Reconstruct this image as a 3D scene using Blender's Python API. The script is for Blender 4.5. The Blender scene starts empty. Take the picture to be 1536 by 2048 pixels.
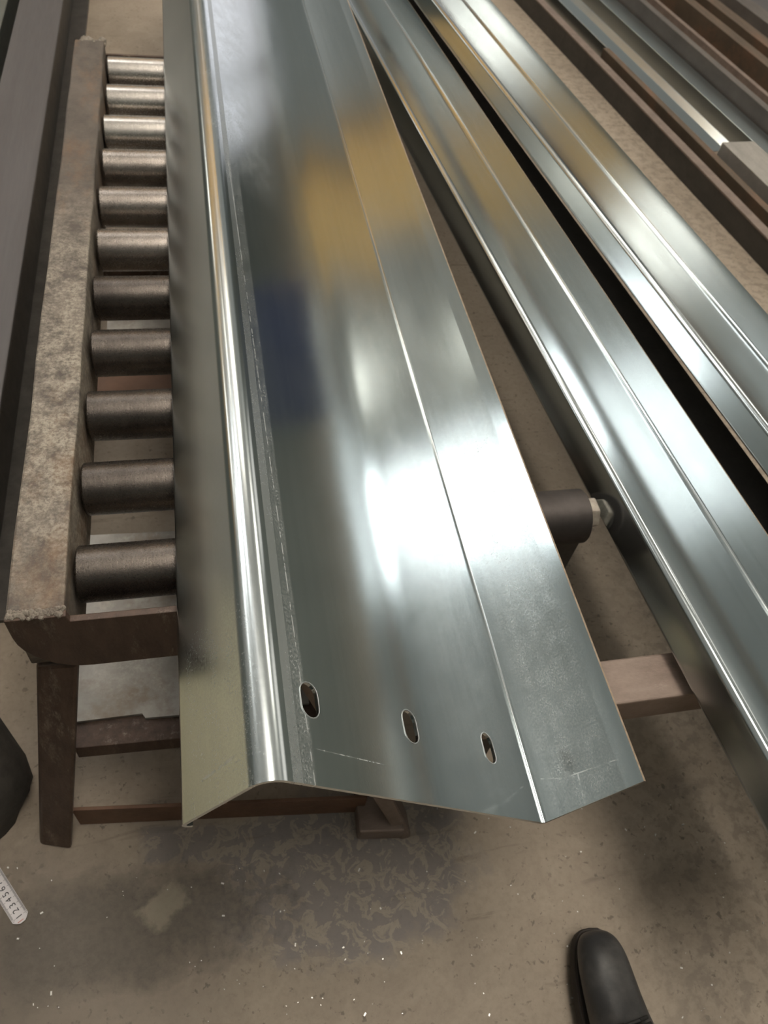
import bpy, bmesh, math, random
from mathutils import Vector, Matrix
random.seed(7)
R = math.radians
S = bpy.context.scene
COL = S.collection

# ------------------------------------------------------------------ camera
F_PX, PX, PY, CAM_H = 1539.0, 768.0, 1024.0, 1.4
# rows: world X, Y, Z expressed in camera axes (right, down, forward)
ROT = ((0.97572903, -0.07296249, 0.20646872),
       (-0.18327798, -0.78809533, 0.58763503),
       (0.11984172, -0.61121373, -0.78233991))
CAM_POS = Vector((0, 0, CAM_H))
cam = bpy.data.cameras.new('camera')
cam.sensor_fit = 'VERTICAL'; cam.sensor_height = 24.0; cam.sensor_width = 18.0
cam.lens = F_PX / 2048.0 * 24.0
cam.clip_start = 0.02; cam.clip_end = 200
cam.dof.use_dof = True; cam.dof.focus_distance = 0.82; cam.dof.aperture_fstop = 6.5
cam_o = bpy.data.objects.new('camera', cam)
m = Matrix.Identity(4)
for i in range(3):
    m[i][0] = ROT[i][0]; m[i][1] = -ROT[i][1]; m[i][2] = -ROT[i][2]
m.translation = CAM_POS
cam_o.matrix_world = m
COL.objects.link(cam_o); S.camera = cam_o

# ------------------------------------------------------------------ world, exposure
w = bpy.data.worlds.new('world'); S.world = w; w.use_nodes = True
w.node_tree.nodes['Background'].inputs[0].default_value = (0.75, 0.82, 0.9, 1)
w.node_tree.nodes['Background'].inputs[1].default_value = 0.3
S.view_settings.view_transform = 'Standard'; S.view_settings.look = 'None'
S.view_settings.gamma = 1.0; S.view_settings.use_curve_mapping = False
S.view_settings.exposure = 0.32
ROOF_GLOW = 0.16        # thin translucent roof sheeting
SKY_L = 6.0             # clear skylight panels
WIN_L = 0.7             # high windows in the right wall


def ray(x, y):
    c = (x - PX, y - PY, F_PX)
    return Vector([sum(ROT[i][k] * c[k] for k in range(3)) for i in range(3)])


def at(x, y, z):
    """point at height z seen at photograph pixel x, y"""
    r = ray(x, y)
    return CAM_POS + r * ((z - CAM_H) / r.z)


# ------------------------------------------------------------------ materials
class NT:
    def __init__(s, name):
        s.m = bpy.data.materials.new(name); s.m.use_nodes = True
        s.t = s.m.node_tree; s.n = s.t.nodes
        s.b = s.n['Principled BSDF']
        s.tc = s.n.new('ShaderNodeTexCoord')

    def link(s, a, b): s.t.links.new(a, b)

    def val(s, sock, v):
        if hasattr(v, 'node'): s.link(v, sock)
        else: sock.default_value = v

    def mapping(s, scale=(1, 1, 1), coord='Object', loc=(0, 0, 0), rot=(0, 0, 0)):
        n = s.n.new('ShaderNodeMapping'); n.inputs['Scale'].default_value = scale
        n.inputs['Location'].default_value = loc; n.inputs['Rotation'].default_value = rot
        if coord == 'World':
            g = s.n.new('ShaderNodeNewGeometry'); s.link(g.outputs['Position'], n.inputs['Vector'])
        else:
            s.link(s.tc.outputs[coord], n.inputs['Vector'])
        return n.outputs[0]

    def noise(s, scale, detail=4, rough=0.55, vec=None, dist=0.0, out='Fac'):
        n = s.n.new('ShaderNodeTexNoise'); n.inputs['Scale'].default_value = scale
        n.inputs['Detail'].default_value = detail; n.inputs['Roughness'].default_value = rough
        n.inputs['Distortion'].default_value = dist
        if vec is not None: s.link(vec, n.inputs['Vector'])
        return n.outputs[out]

    def voronoi(s, scale, vec=None, out='Distance', feature='F1'):
        n = s.n.new('ShaderNodeTexVoronoi'); n.inputs['Scale'].default_value = scale
        n.feature = feature
        if vec is not None: s.link(vec, n.inputs['Vector'])
        return n.outputs[out]

    def ramp(s, fac, stops, interp='LINEAR'):
        n = s.n.new('ShaderNodeValToRGB'); n.color_ramp.interpolation = interp
        e = n.color_ramp.elements
        while len(e) < len(stops): e.new(0.5)
        for k, (p, c) in enumerate(stops):
            e[k].position = p
            e[k].color = (c, c, c, 1) if not isinstance(c, tuple) else (*c, 1)
        s.link(fac, n.inputs[0]); return n.outputs[0]

    def mix(s, fac, a, b, mode='MIX'):
        n = s.n.new('ShaderNodeMix'); n.data_type = 'RGBA'; n.blend_type = mode
        for sock, v in ((n.inputs[0], fac), (n.inputs[6], a), (n.inputs[7], b)):
            if isinstance(v, tuple): v = (*v, 1) if len(v) == 3 else v
            s.val(sock, v)
        return n.outputs[2]

    def math(s, op, a, b=0.0, clamp=False):
        n = s.n.new('ShaderNodeMath'); n.operation = op; n.use_clamp = clamp
        s.val(n.inputs[0], a); s.val(n.inputs[1], b); return n.outputs[0]

    def sep(s, vec):
        n = s.n.new('ShaderNodeSeparateXYZ'); s.link(vec, n.inputs[0]); return n.outputs

    def bump(s, h, strength=0.3, dist=0.002):
        n = s.n.new('ShaderNodeBump'); n.inputs['Strength'].default_value = strength
        n.inputs['Distance'].default_value = dist
        s.link(h, n.inputs['Height']); s.link(n.outputs[0], s.b.inputs['Normal'])

    def set(s, col=None, rough=None, metal=None, spec=None):
        if col is not None:
            s.val(s.b.inputs['Base Color'], (*col, 1) if isinstance(col, tuple) else col)
        if rough is not None: s.val(s.b.inputs['Roughness'], rough)
        if metal is not None: s.val(s.b.inputs['Metallic'], metal)
        if spec is not None: s.val(s.b.inputs['Specular IOR Level'], spec)
        return s.m

    def band(s, x, c, wd, soft):
        """1 inside |x-c|<wd with soft edges"""
        d = s.math('ABSOLUTE', s.math('SUBTRACT', x, c))
        return s.math('DIVIDE', s.math('SUBTRACT', wd + soft, d), soft, clamp=True)


def galvanised(name, rough=0.15, scratches=(), bands=(), frost=(), dull=(), micro=0.03, tint=(0.59, 0.637, 0.648)):
    t = NT(name)
    uv = t.tc.outputs['UV']
    u, v, _ = t.sep(uv)
    streak = t.noise(1.0, 6, 0.6, t.mapping((90, 2.2, 1), 'UV'))
    fine = t.noise(1.0, 5, 0.65, t.mapping((420, 300, 1), 'UV'))
    cloud = t.noise(1.0, 5, 0.6, t.mapping((9, 5, 1), 'UV'), dist=0.6)
    col = t.mix(t.ramp(streak, [(0.3, 0.0), (0.7, 1.0)]), tuple(c * 0.965 for c in tint), tuple(min(1, c * 1.035) for c in tint))
    col = t.mix(t.ramp(fine, [(0.35, 0.0), (0.65, 0.12)]), col, tuple(c * 0.75 for c in tint))
    r = t.math('ADD', t.math('MULTIPLY', cloud, 0.07), rough - 0.035)
    r = t.math('ADD', r, t.math('MULTIPLY', t.math('SUBTRACT', streak, 0.5), 0.03))
    r = t.math('ADD', r, t.math('MULTIPLY', t.math('SUBTRACT', fine, 0.5), 0.06))
    mask = None
    for (c, wd, soft, v0, v1, amount) in frost:        # white frosty oxide mottling between arc positions
        mk = t.band(u, c, wd, soft)
        if v1 is not None:
            mk = t.math('MULTIPLY', mk, t.band(v, (v0 + v1) / 2, abs(v1 - v0) / 2, 0.12))
        sp = t.ramp(t.noise(1.0, 6, 0.75, t.mapping((460, 330, 1), 'UV')), [(0.40, 0.0), (0.68, 1.0)])
        pat = t.ramp(t.noise(1.0, 4, 0.6, t.mapping((45, 26, 1), 'UV'), dist=0.3), [(0.25, 0.25), (0.6, 1.0)])
        mk = t.math('MULTIPLY', t.math('MULTIPLY', mk, sp), t.math('MULTIPLY', pat, amount))
        mask = mk if mask is None else t.math('MAXIMUM', mask, mk)
    for (c, wd, soft, amount) in bands:                # roll-formed bands with a duller skin
        mk = t.math('MULTIPLY', t.band(u, c, wd, soft), amount)
        r = t.math('ADD', r, t.math('MULTIPLY', mk, 0.28))
        col = t.mix(t.math('MULTIPLY', mk, 0.55), col, (0.72, 0.74, 0.73))
    for (c, wd, soft, amount) in dull:
        r = t.math('ADD', r, t.math('MULTIPLY', t.band(u, c, wd, soft), amount))
    for (u0, v0, u1, v1, wd, amount) in scratches:
        du, dv = u1 - u0, v1 - v0; L = math.hypot(du, dv); du /= L; dv /= L
        wob = t.math('MULTIPLY', t.math('SUBTRACT', fine, 0.5), wd * 2.0)
        a = t.math('SUBTRACT', u, u0); b = t.math('SUBTRACT', v, v0)
        along = t.math('ADD', t.math('MULTIPLY', a, du), t.math('MULTIPLY', b, dv))
        perp = t.math('ADD', t.math('SUBTRACT', t.math('MULTIPLY', a, dv), t.math('MULTIPLY', b, du)), wob)
        mk = t.math('MULTIPLY', t.band(perp, 0.0, wd, wd * 0.8), t.band(along, L / 2, L / 2, 0.004))
        brk = t.ramp(t.noise(1.0, 3, 0.6, t.mapping((60, 60, 1), 'UV')), [(0.40, 0.08), (0.58, 1.0)])
        mk = t.math('MULTIPLY', t.math('MULTIPLY', mk, brk), amount)
        mask = mk if mask is None else t.math('MAXIMUM', mask, mk)
    metal = 1.0
    if mask is not None:
        col = t.mix(mask, col, (0.74, 0.75, 0.73))
        r = t.math('ADD', r, t.math('MULTIPLY', mask, 0.45))
        metal = t.math('SUBTRACT', 1.0, t.math('MULTIPLY', mask, 0.45))
    if micro: t.bump(fine, micro, 0.0005)
    return t.set(col, r, metal)


def rusty(name, dark, light, rough=0.55, metal=0.35, scale=14, stretch=(1, 1, 1), grit=0.5, dust=None, rust=None):
    t = NT(name)
    vec = t.mapping(stretch, 'World')
    a = t.noise(scale, 7, 0.68, vec)
    b = t.noise(scale * 9, 5, 0.7, vec)
    col = t.mix(t.ramp(a, [(0.32, 0.0), (0.68, 1.0)]), dark, light)
    r = t.math('ADD', t.math('MULTIPLY', b, 0.25), rough - 0.12)
    if rust:
        col = t.mix(t.ramp(t.noise(scale * 0.6, 6, 0.7, t.mapping(stretch, 'World', (3, 8, 1))), [(0.52, 0.0), (0.66, 0.8)]), col, rust)
    if dust:
        dcol, lo, hi = dust
        k = t.math('MULTIPLY', t.ramp(t.noise(scale * 0.55, 8, 0.78, t.mapping(stretch, 'World', (5, 2, 0))), [(lo, 0.0), (hi, 1.0)]),
                   t.ramp(b, [(0.36, 0.0), (0.6, 1.0)]))
        col = t.mix(k, col, dcol)
        r = t.math('ADD', r, t.math('MULTIPLY', k, 0.25))
    t.bump(b, grit, 0.0012)
    return t.set(col, r, metal)


def plain(name, col, rough=0.6, metal=0.0, var=0.15, scale=20):
    t = NT(name)
    k = t.noise(scale, 6, 0.65, t.mapping((1, 1, 1), 'World'))
    c = t.mix(t.ramp(k, [(0.3, 0.0), (0.7, 1.0)]), tuple(x * (1 - var) for x in col), tuple(min(1, x * (1 + var)) for x in col))
    t.bump(t.noise(scale * 8, 4, 0.6, t.mapping((1, 1, 1), 'World')), 0.15, 0.001)
    return t.set(c, rough, metal)


def glow(name, col, strength):
    t = NT(name)
    k = t.ramp(t.noise(0.8, 3, 0.5, t.mapping((1, 1, 1), 'World')), [(0.3, 0.85), (0.7, 1.0)])
    t.b.inputs['Emission Color'].default_value = (*col, 1)
    t.link(t.math('MULTIPLY', k, strength), t.b.inputs['Emission Strength'])
    return t.set(tuple(c * 0.6 for c in col), 0.6, 0.0)


def floor_material():
    t = NT('concrete')
    P = t.mapping((1, 1, 1), 'World')
    x, y, _ = t.sep(P)
    big = t.noise(1.6, 5, 0.6, P)
    mid = t.noise(9, 7, 0.65, P, dist=0.8)
    fine = t.noise(90, 5, 0.7, P)
    col = t.mix(t.ramp(big, [(0.35, 0.0), (0.65, 1.0)]), (0.28, 0.225, 0.172), (0.37, 0.30, 0.232))
    col = t.mix(t.ramp(mid, [(0.4, 0.0), (0.62, 0.5)]), col, (0.40, 0.33, 0.256))
    # dark freckles and worn blotches
    fre = t.math('MULTIPLY', t.ramp(t.noise(75, 4, 0.6, P, dist=0.2), [(0.60, 0.0), (0.66, 1.0)]),
                 t.ramp(t.noise(7, 3, 0.6, P), [(0.36, 0.0), (0.55, 1.0)]))
    col = t.mix(t.math('MULTIPLY', fre, 0.75), col, (0.125, 0.10, 0.08))
    # blotchy wear to the right, by the boot
    rgt = t.ramp(t.math('SUBTRACT', x, t.math('MULTIPLY', y, 0.25)), [(0.52, 0.0), (0.74, 1.0)])
    blo = t.ramp(t.noise(34, 6, 0.62, P, dist=0.2), [(0.48, 0.0), (0.58, 1.0)])
    col = t.mix(t.math('MULTIPLY', t.math('MULTIPLY', rgt, blo), 0.5), col, (0.17, 0.14, 0.112))
    # peeled grey coating with curling pale flakes in front of the conveyor
    d = t.math('ADD', t.math('POWER', t.math('DIVIDE', t.math('SUBTRACT', x, 0.165), 0.235), 2.0),
               t.math('POWER', t.math('DIVIDE', t.math('SUBTRACT', y, 0.30), 0.155), 2.0))
    d = t.math('ADD', d, t.math('MULTIPLY', t.math('SUBTRACT', t.noise(13, 5, 0.65, P), 0.5), 1.6))
    near = t.ramp(d, [(0.62, 1.0), (1.05, 0.0)])
    grey = t.mix(t.ramp(fine, [(0.3, 0.0), (0.7, 1.0)]), (0.20, 0.175, 0.165), (0.26, 0.23, 0.215))
    w = t.noise(34, 5, 0.62, P, dist=0.9)
    curl = t.math('MULTIPLY', t.ramp(w, [(0.505, 0.0), (0.53, 1.0)]), t.ramp(w, [(0.60, 1.0), (0.66, 0.0)]))
    grey = t.mix(t.math('MULTIPLY', curl, 0.75), grey, (0.38, 0.32, 0.25))
    col = t.mix(t.math('MULTIPLY', near, 0.9), col, grey)
    # flat grey sheet of old coating, sharp front and back edges
    fl = t.math('MULTIPLY', t.band(x, 0.03, 0.19, 0.02), t.band(t.math('ADD', y, t.math('MULTIPLY', x, 0.12)), 0.372, 0.026, 0.008))
    col = t.mix(t.math('MULTIPLY', fl, 0.8), col, grey)
    # oil stains in the left corner
    d2 = t.math('ADD', t.math('POWER', t.math('DIVIDE', t.math('ADD', x, 0.20), 0.30), 2.0),
                t.math('POWER', t.math('DIVIDE', t.math('SUBTRACT', y, 0.27), 0.10), 2.0))
    d2 = t.math('ADD', d2, t.math('MULTIPLY', t.math('SUBTRACT', t.noise(11, 6, 0.7, P), 0.5), 2.4))
    oil = t.ramp(d2, [(0.3, 1.0), (1.25, 0.0)])
    oilc = t.mix(t.ramp(fine, [(0.35, 0.0), (0.65, 1.0)]), (0.085, 0.072, 0.062), (0.15, 0.125, 0.10))
    col = t.mix(t.math('MULTIPLY', oil, 0.8), col, oilc)
    left_shade = t.math('MULTIPLY', t.ramp(t.math('ADD', x, 0.5), [(0.1, 0.8), (0.52, 0.0)]), t.ramp(t.math('ADD', t.math('MULTIPLY', t.math('SUBTRACT', mid, 0.5), 0.2), y), [(0.30, 1.0), (0.47, 0.0)]))  # shade over the lower-left floor, painted into the colour with a ragged edge
    col = t.mix(left_shade, col, (0.085, 0.071, 0.057))
    # pale three-cornered bare patch in the oil
    a = t.math('SUBTRACT', x, -0.135); b = t.math('SUBTRACT', y, 0.293)
    wob = t.math('MULTIPLY', t.math('SUBTRACT', t.noise(26, 6, 0.7, P), 0.5), 0.07)
    e = t.math('ADD', t.math('ADD', t.math('ABSOLUTE', t.math('ADD', a, t.math('MULTIPLY', b, -0.3))), t.math('MULTIPLY', t.math('ABSOLUTE', b), 1.0)), wob)
    pt = t.ramp(e, [(0.030, 1.0), (0.046, 0.0)])
    col = t.mix(t.math('MULTIPLY', pt, 0.85), col, (0.30, 0.255, 0.19))
    col = t.mix(t.ramp(fine, [(0.45, 0.0), (0.8, 0.35)]), col, (0.16, 0.13, 0.105))
    # long drag scuffs
    sc = t.noise(1.0, 4, 0.6, t.mapping((5, 34, 1), 'World', rot=(0, 0, 0.35)), dist=0.4)
    col = t.mix(t.ramp(sc, [(0.62, 0.0), (0.70, 0.45)]), col, (0.15, 0.12, 0.095))
    t.bump(t.math('ADD', fine, mid), 0.25, 0.002)
    r = t.math('ADD', t.math('MULTIPLY', fine, 0.2), 0.5)
    return t.set(col, r, 0.0, 0.35)


def roller_material(name, dark, light, rough, lines=0.0, speck=0.5):
    t = NT(name)
    P = t.mapping((1, 1, 1), 'Object')
    turn = t.noise(1.0, 3, 0.6, t.mapping((330, 1.5, 1.5), 'Object'))
    grain = t.noise(420, 4, 0.75, P)
    cl = t.noise(11, 5, 0.65, t.mapping((1, 1, 1), 'World'))
    col = t.mix(t.ramp(cl, [(0.35, 0.0), (0.65, 1.0)]), dark, light)
    col = t.mix(t.ramp(turn, [(0.60, 0.0), (0.70, lines)]), col, tuple(c * 0.35 for c in dark))
    r = t.math('ADD', rough - 0.14, t.math('MULTIPLY', grain, 0.24))
    t.bump(t.math('ADD', t.math('MULTIPLY', grain, speck), t.math('MULTIPLY', turn, 0.4)), 0.32, 0.001)
    return t.set(col, r, 0.85)


M = {}
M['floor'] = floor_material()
M['roof'] = glow('roof_sheet', (0.92, 0.96, 0.92), ROOF_GLOW)
M['ridge_light'] = glow('ridge_light', (1.0, 0.95, 0.9), 0.9)
M['skylight_bright'] = glow('skylight_bright', (1.0, 0.99, 0.97), 9.0)
M['skylight_right_fill'] = glow('skylight_right_fill', (1.0, 0.92, 0.80), 7.0)  # also on the two panels added to light the crane
M['skylight_key'] = glow('skylight_key', (1.0, 0.93, 0.82), 11.0)
M['skylight'] = glow('skylight', (1.0, 0.99, 0.96), SKY_L)
M['skylight_warm'] = glow('skylight_warm', (1.0, 0.95, 0.85), SKY_L * 0.95)
M['window'] = glow('window_light', (1.0, 0.96, 0.9), WIN_L)
M['doorway'] = glow('doorway_light', (0.95, 0.95, 1.0), 0.95)
M['wall'] = plain('wall_paint', (0.25, 0.285, 0.27), 0.8, scale=1.2)
M['galv_left'] = galvanised('galvanised_front', 0.125,
    scratches=((0.045, 0.030, 0.105, 0.035, 0.0012, 0.35), (0.198, 0.0365, 0.309, 0.0345, 0.0004, 0.5), (0.658, 0.042, 0.745, 0.0356, 0.0005, 0.65),
               (0.686, 0.038, 0.6825, 0.004, 0.0008, 0.6), (0.632, 0.052, 0.66, 0.043, 0.0004, 0.5), (0.196, 0.0, 0.176, 1.1, 0.0006, 0.5), (0.176, 1.1, 0.168, 3.2, 0.0005, 0.4)),
    bands=((0.1745, 0.006, 0.001, 0.5),),
    frost=((0.190, 0.007, 0.003, 0.0, None, 0.42), (0.692, 0.04, 0.03, 0.02, 0.6, 0.5), (0.53, 0.05, 0.08, 0.1, 1.0, 0.32), (0.085, 0.05, 0.02, 0.0, 0.16, 0.3), (0.21, 0.05, 0.06, 1.15, 2.7, 0.4)),
    dull=((0.08, 0.075, 0.01, 0.07),))
M['edge'] = rusty('cut_edge', (0.36, 0.265, 0.185), (0.60, 0.47, 0.35), 0.5, 0.5, 90)
M['galv'] = galvanised('galvanised_plain', 0.15)
M['galv_far'] = galvanised('galvanised_far', 0.2, micro=0)
M['galv_dull'] = galvanised('galvanised_dull', 0.3, tint=(0.49, 0.54, 0.55))
t = NT('painted_rail')
P = t.mapping((1, 1, 1), 'World'); px_, py_, pz_ = t.sep(P)
n1 = t.noise(13, 7, 0.7, t.mapping((1, 0.45, 1), 'World')); n2 = t.noise(170, 6, 0.75, P); n3 = t.noise(26, 8, 0.8, P)
col = t.mix(t.ramp(n1, [(0.32, 0.0), (0.66, 1.0)]), (0.078, 0.064, 0.054), (0.145, 0.118, 0.098))
col = t.mix(t.ramp(t.noise(9, 6, 0.7, t.mapping((1, 0.5, 1), 'World', (2, 7, 1))), [(0.5, 0.0), (0.66, 0.7)]), col, (0.20, 0.115, 0.062))
zone = t.math('MULTIPLY', t.ramp(py_, [(0.50, 0.35), (0.66, 1.0)]), t.ramp(t.math('MULTIPLY', py_, 0.5), [(0.56, 1.0), (0.70, 0.12)]))
dst = t.math('MULTIPLY', t.math('MULTIPLY', t.ramp(n3, [(0.40, 0.0), (0.58, 1.0)]), t.ramp(n2, [(0.36, 0.1), (0.56, 1.0)])), zone)
col = t.mix(t.math('MULTIPLY', dst, 0.85), col, (0.46, 0.40, 0.32))
col = t.mix(t.ramp(n2, [(0.63, 0.0), (0.68, 0.6)]), col, (0.07, 0.055, 0.045))
t.bump(n2, 0.5, 0.0012)
M['rail'] = t.set(col, t.math('ADD', 0.42, t.math('MULTIPLY', n2, 0.3)), 0.2)
M['frame'] = rusty('brown_frame', (0.055, 0.033, 0.024), (0.115, 0.072, 0.052), 0.38, 0.25, 18, (3, 3, 0.7), 0.45,
                   dust=((0.36, 0.30, 0.24), 0.55, 0.70))
M['frame_red'] = rusty('red_brown_bar', (0.13, 0.066, 0.038), (0.20, 0.105, 0.062), 0.55, 0.1, 14)
M['beam'] = rusty('rusty_beam', (0.20, 0.145, 0.115), (0.29, 0.22, 0.18), 0.5, 0.25, 20, (1, 2, 1), 0.4,
                  dust=((0.45, 0.37, 0.31), 0.58, 0.7))
M['weld'] = rusty('weld_bead', (0.20, 0.165, 0.135), (0.40, 0.35, 0.29), 0.6, 0.3, 60, grit=1.0)
M['plate'] = rusty('dirty_plate', (0.27, 0.25, 0.225), (0.42, 0.395, 0.36), 0.45, 0.4, 14, (1, 1, 1), 0.3,
                   dust=((0.55, 0.52, 0.47), 0.5, 0.66), rust=(0.24, 0.19, 0.15))
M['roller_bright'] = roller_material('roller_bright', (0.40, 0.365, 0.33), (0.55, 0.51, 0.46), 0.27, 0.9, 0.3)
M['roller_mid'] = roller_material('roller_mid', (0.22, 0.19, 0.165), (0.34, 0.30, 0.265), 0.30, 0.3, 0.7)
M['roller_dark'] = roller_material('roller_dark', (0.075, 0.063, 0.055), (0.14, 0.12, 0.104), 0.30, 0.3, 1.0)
M['roller_grease'] = roller_material('roller_grease', (0.075, 0.065, 0.06), (0.11, 0.096, 0.09), 0.55, 0.0, 0.4)
M['steel_dark'] = rusty('dark_steel', (0.06, 0.055, 0.05), (0.11, 0.10, 0.09), 0.5, 0.4, 20)
M['gap_shade'] = rusty('gap_shade', (0.018, 0.017, 0.015), (0.032, 0.03, 0.027), 0.6, 0.1, 20)  # for the sheet added to keep the profile gap in shade
M['rim'] = plain('zinc_rim', (0.58, 0.6, 0.6), 0.35, 0.9, 0.05)
M['nut'] = rusty('worn_nut', (0.30, 0.25, 0.205), (0.50, 0.44, 0.37), 0.42, 0.4, 60)
M['purple'] = rusty('grey_mill_steel', (0.098, 0.09, 0.09), (0.128, 0.118, 0.118), 0.5, 0.25, 3, (8, 0.4, 1), 0.15)
M['greenish'] = rusty('green_grey_steel', (0.15, 0.155, 0.14), (0.2, 0.205, 0.185), 0.4, 0.5, 6, (6, 0.5, 1), 0.15)
M['rust_dark'] = rusty('dark_rust_bar', (0.036, 0.032, 0.027), (0.066, 0.058, 0.048), 0.6, 0.15, 9, (3, 0.6, 1), 0.3)
M['rust_and_lit_top'] = rusty('rust_and_lit_edge', (0.17, 0.125, 0.10), (0.25, 0.19, 0.155), 0.6, 0.15, 20)
M['brown'] = rusty('brown_bar', (0.085, 0.06, 0.040), (0.135, 0.092, 0.060), 0.6, 0.1, 6, (4, 0.6, 1), 0.2, rust=(0.20, 0.105, 0.06))
M['greybar'] = rusty('grey_brown_bar', (0.115, 0.10, 0.088), (0.165, 0.143, 0.125), 0.55, 0.25, 8, (4, 0.6, 1), 0.2)
M['tube'] = rusty('light_tube', (0.36, 0.33, 0.29), (0.50, 0.465, 0.42), 0.4, 0.5, 12, (3, 0.8, 1), 0.2)
M['boot'] = None
M['yellow'] = plain('yellow_paint', (0.92, 0.56, 0.19), 0.5, 0.0, 0.08)
M['machine'] = plain('blocker_paint', (0.05, 0.06, 0.055), 0.5, 0.0, 0.1)  # only on the added light blocker left of the conveyor
M['blue'] = plain('blue_paint', (0.075, 0.10, 0.19), 0.5, 0.0, 0.1)
M['cream'] = plain('cream_paint', (0.75, 0.68, 0.48), 0.5, 0.0, 0.08)
M['white_blade'] = plain('white_blade', (0.66, 0.62, 0.62), 0.4, 0.0, 0.05, 60)
M['ink'] = plain('black_ink', (0.02, 0.02, 0.02), 0.5)
M['red_ink'] = plain('red_ink', (0.45, 0.16, 0.12), 0.5)
M['chip'] = plain('metal_chip', (0.75, 0.72, 0.68), 0.35, 0.5)
M['black'] = plain('black_rubber', (0.012, 0.011, 0.010), 0.7)
M['sack'] = rusty('grimy_cloth', (0.035, 0.03, 0.025), (0.075, 0.066, 0.056), 0.85, 0.0, 18)
M['sack_rim'] = rusty('brown_rim', (0.07, 0.045, 0.028), (0.12, 0.075, 0.045), 0.8, 0.0, 18)
t = NT('boot_leather')
kk = t.noise(60, 5, 0.7, t.mapping((1, 1, 1), 'World')); k2 = t.noise(14, 5, 0.65, t.mapping((1, 1, 1), 'World'))
c_ = t.mix(t.ramp(k2, [(0.45, 0.0), (0.68, 1.0)]), (0.036, 0.035, 0.035), (0.085, 0.08, 0.076))
t.bump(kk, 0.25, 0.0015)
M['boot'] = t.set(c_, t.math('ADD', 0.27, t.math('MULTIPLY', kk, 0.25)), 0.0)
M['sole'] = plain('boot_sole', (0.028, 0.022, 0.018), 0.75)


# ------------------------------------------------------------------ mesh helpers
def link_mesh(name, me, mats, parent=None):
    o = bpy.data.objects.new(name, me); COL.objects.link(o)
    for mm in (mats if isinstance(mats, (list, tuple)) else [mats]): me.materials.append(mm)
    if parent: o.parent = parent
    return o


def obj(name, bm, mats, parent=None, smooth=False, bevel=0.0):
    bmesh.ops.recalc_face_normals(bm, faces=bm.faces)
    me = bpy.data.meshes.new(name); bm.to_mesh(me); bm.free()
    if smooth:
        for p in me.polygons: p.use_smooth = True
        try: me.set_sharp_from_angle(angle=R(38))
        except Exception: pass
    o = link_mesh(name, me, mats, parent)
    if bevel:
        b = o.modifiers.new('bevel', 'BEVEL'); b.width = bevel; b.segments = 2; b.limit_method = 'ANGLE'
    return o


def tag(o, label, cat, group=None, kind=None):
    if label: o['label'] = label
    if cat: o['category'] = cat
    if group: o['group'] = group
    if kind: o['kind'] = kind
    return o


def thing(name, label, cat, loc=(0, 0, 0), group=None):
    o = bpy.data.objects.new(name, None); COL.objects.link(o); o.location = loc
    o.empty_display_size = 0.05
    return tag(o, label, cat, group)


def struct(name, bm, mat):
    o = obj(name, bm, mat); o['kind'] = 'structure'; return o


def box(bm, a, b):
    vs = [bm.verts.new((x, y, z)) for x in (a[0], b[0]) for y in (a[1], b[1]) for z in (a[2], b[2])]
    for f in ((0, 1, 3, 2), (4, 6, 7, 5), (0, 4, 5, 1), (2, 3, 7, 6), (0, 2, 6, 4), (1, 5, 7, 3)):
        bm.faces.new([vs[i] for i in f])
    return bm


def hexa(bm, lo, hi):
    """solid between quad lo (4 points) and quad hi (4 points)"""
    a = [bm.verts.new(p) for p in lo]; b = [bm.verts.new(p) for p in hi]
    bm.faces.new(a[::-1]); bm.faces.new(b)
    for i in range(4):
        j = (i + 1) % 4; bm.faces.new((a[i], a[j], b[j], b[i]))
    return bm


def prism(bm, poly, f0, f1, segs=1):
    """closed 2D polygon swept from frame f0 to frame f1 (callables point2d -> Vector)"""
    rings = []
    for k in range(segs + 1):
        s = k / segs
        rings.append([bm.verts.new(f0(p).lerp(f1(p), s)) for p in poly])
    n = len(poly)
    bm.faces.new(rings[0][::-1]); bm.faces.new(rings[-1])
    for k in range(segs):
        for i in range(n):
            j = (i + 1) % n
            bm.faces.new((rings[k][i], rings[k][j], rings[k + 1][j], rings[k + 1][i]))
    return bm


def cyl(bm, a, b, r, n=40, r2=None, bev=0.0):
    a = Vector(a); b = Vector(b); d = (b - a); L = d.length; d.normalize()
    q = d.to_track_quat('Z', 'Y').to_matrix()
    prof = [(0, r - bev), (bev, r), (L - bev, r2 or r), (L, (r2 or r) - bev)] if bev else [(0, r), (L, r2 or r)]
    rings = []
    for (h, rr) in prof:
        rings.append([bm.verts.new(a + q @ Vector((rr * math.cos(2 * math.pi * i / n), rr * math.sin(2 * math.pi * i / n), h))) for i in range(n)])
    bm.faces.new(rings[0][::-1]); bm.faces.new(rings[-1])
    for k in range(len(rings) - 1):
        for i in range(n):
            j = (i + 1) % n; bm.faces.new((rings[k][i], rings[k][j], rings[k + 1][j], rings[k + 1][i]))
    return bm


def loft(bm, rings, cap0=True, cap1=True):
    vr = [[bm.verts.new(p) for p in r] for r in rings]
    n = len(vr[0])
    for k in range(len(vr) - 1):
        for i in range(n):
            j = (i + 1) % n; bm.faces.new((vr[k][i], vr[k][j], vr[k + 1][j], vr[k + 1][i]))
    if cap0: bm.faces.new(vr[0][::-1])
    if cap1: bm.faces.new(vr[-1])
    return vr


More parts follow.
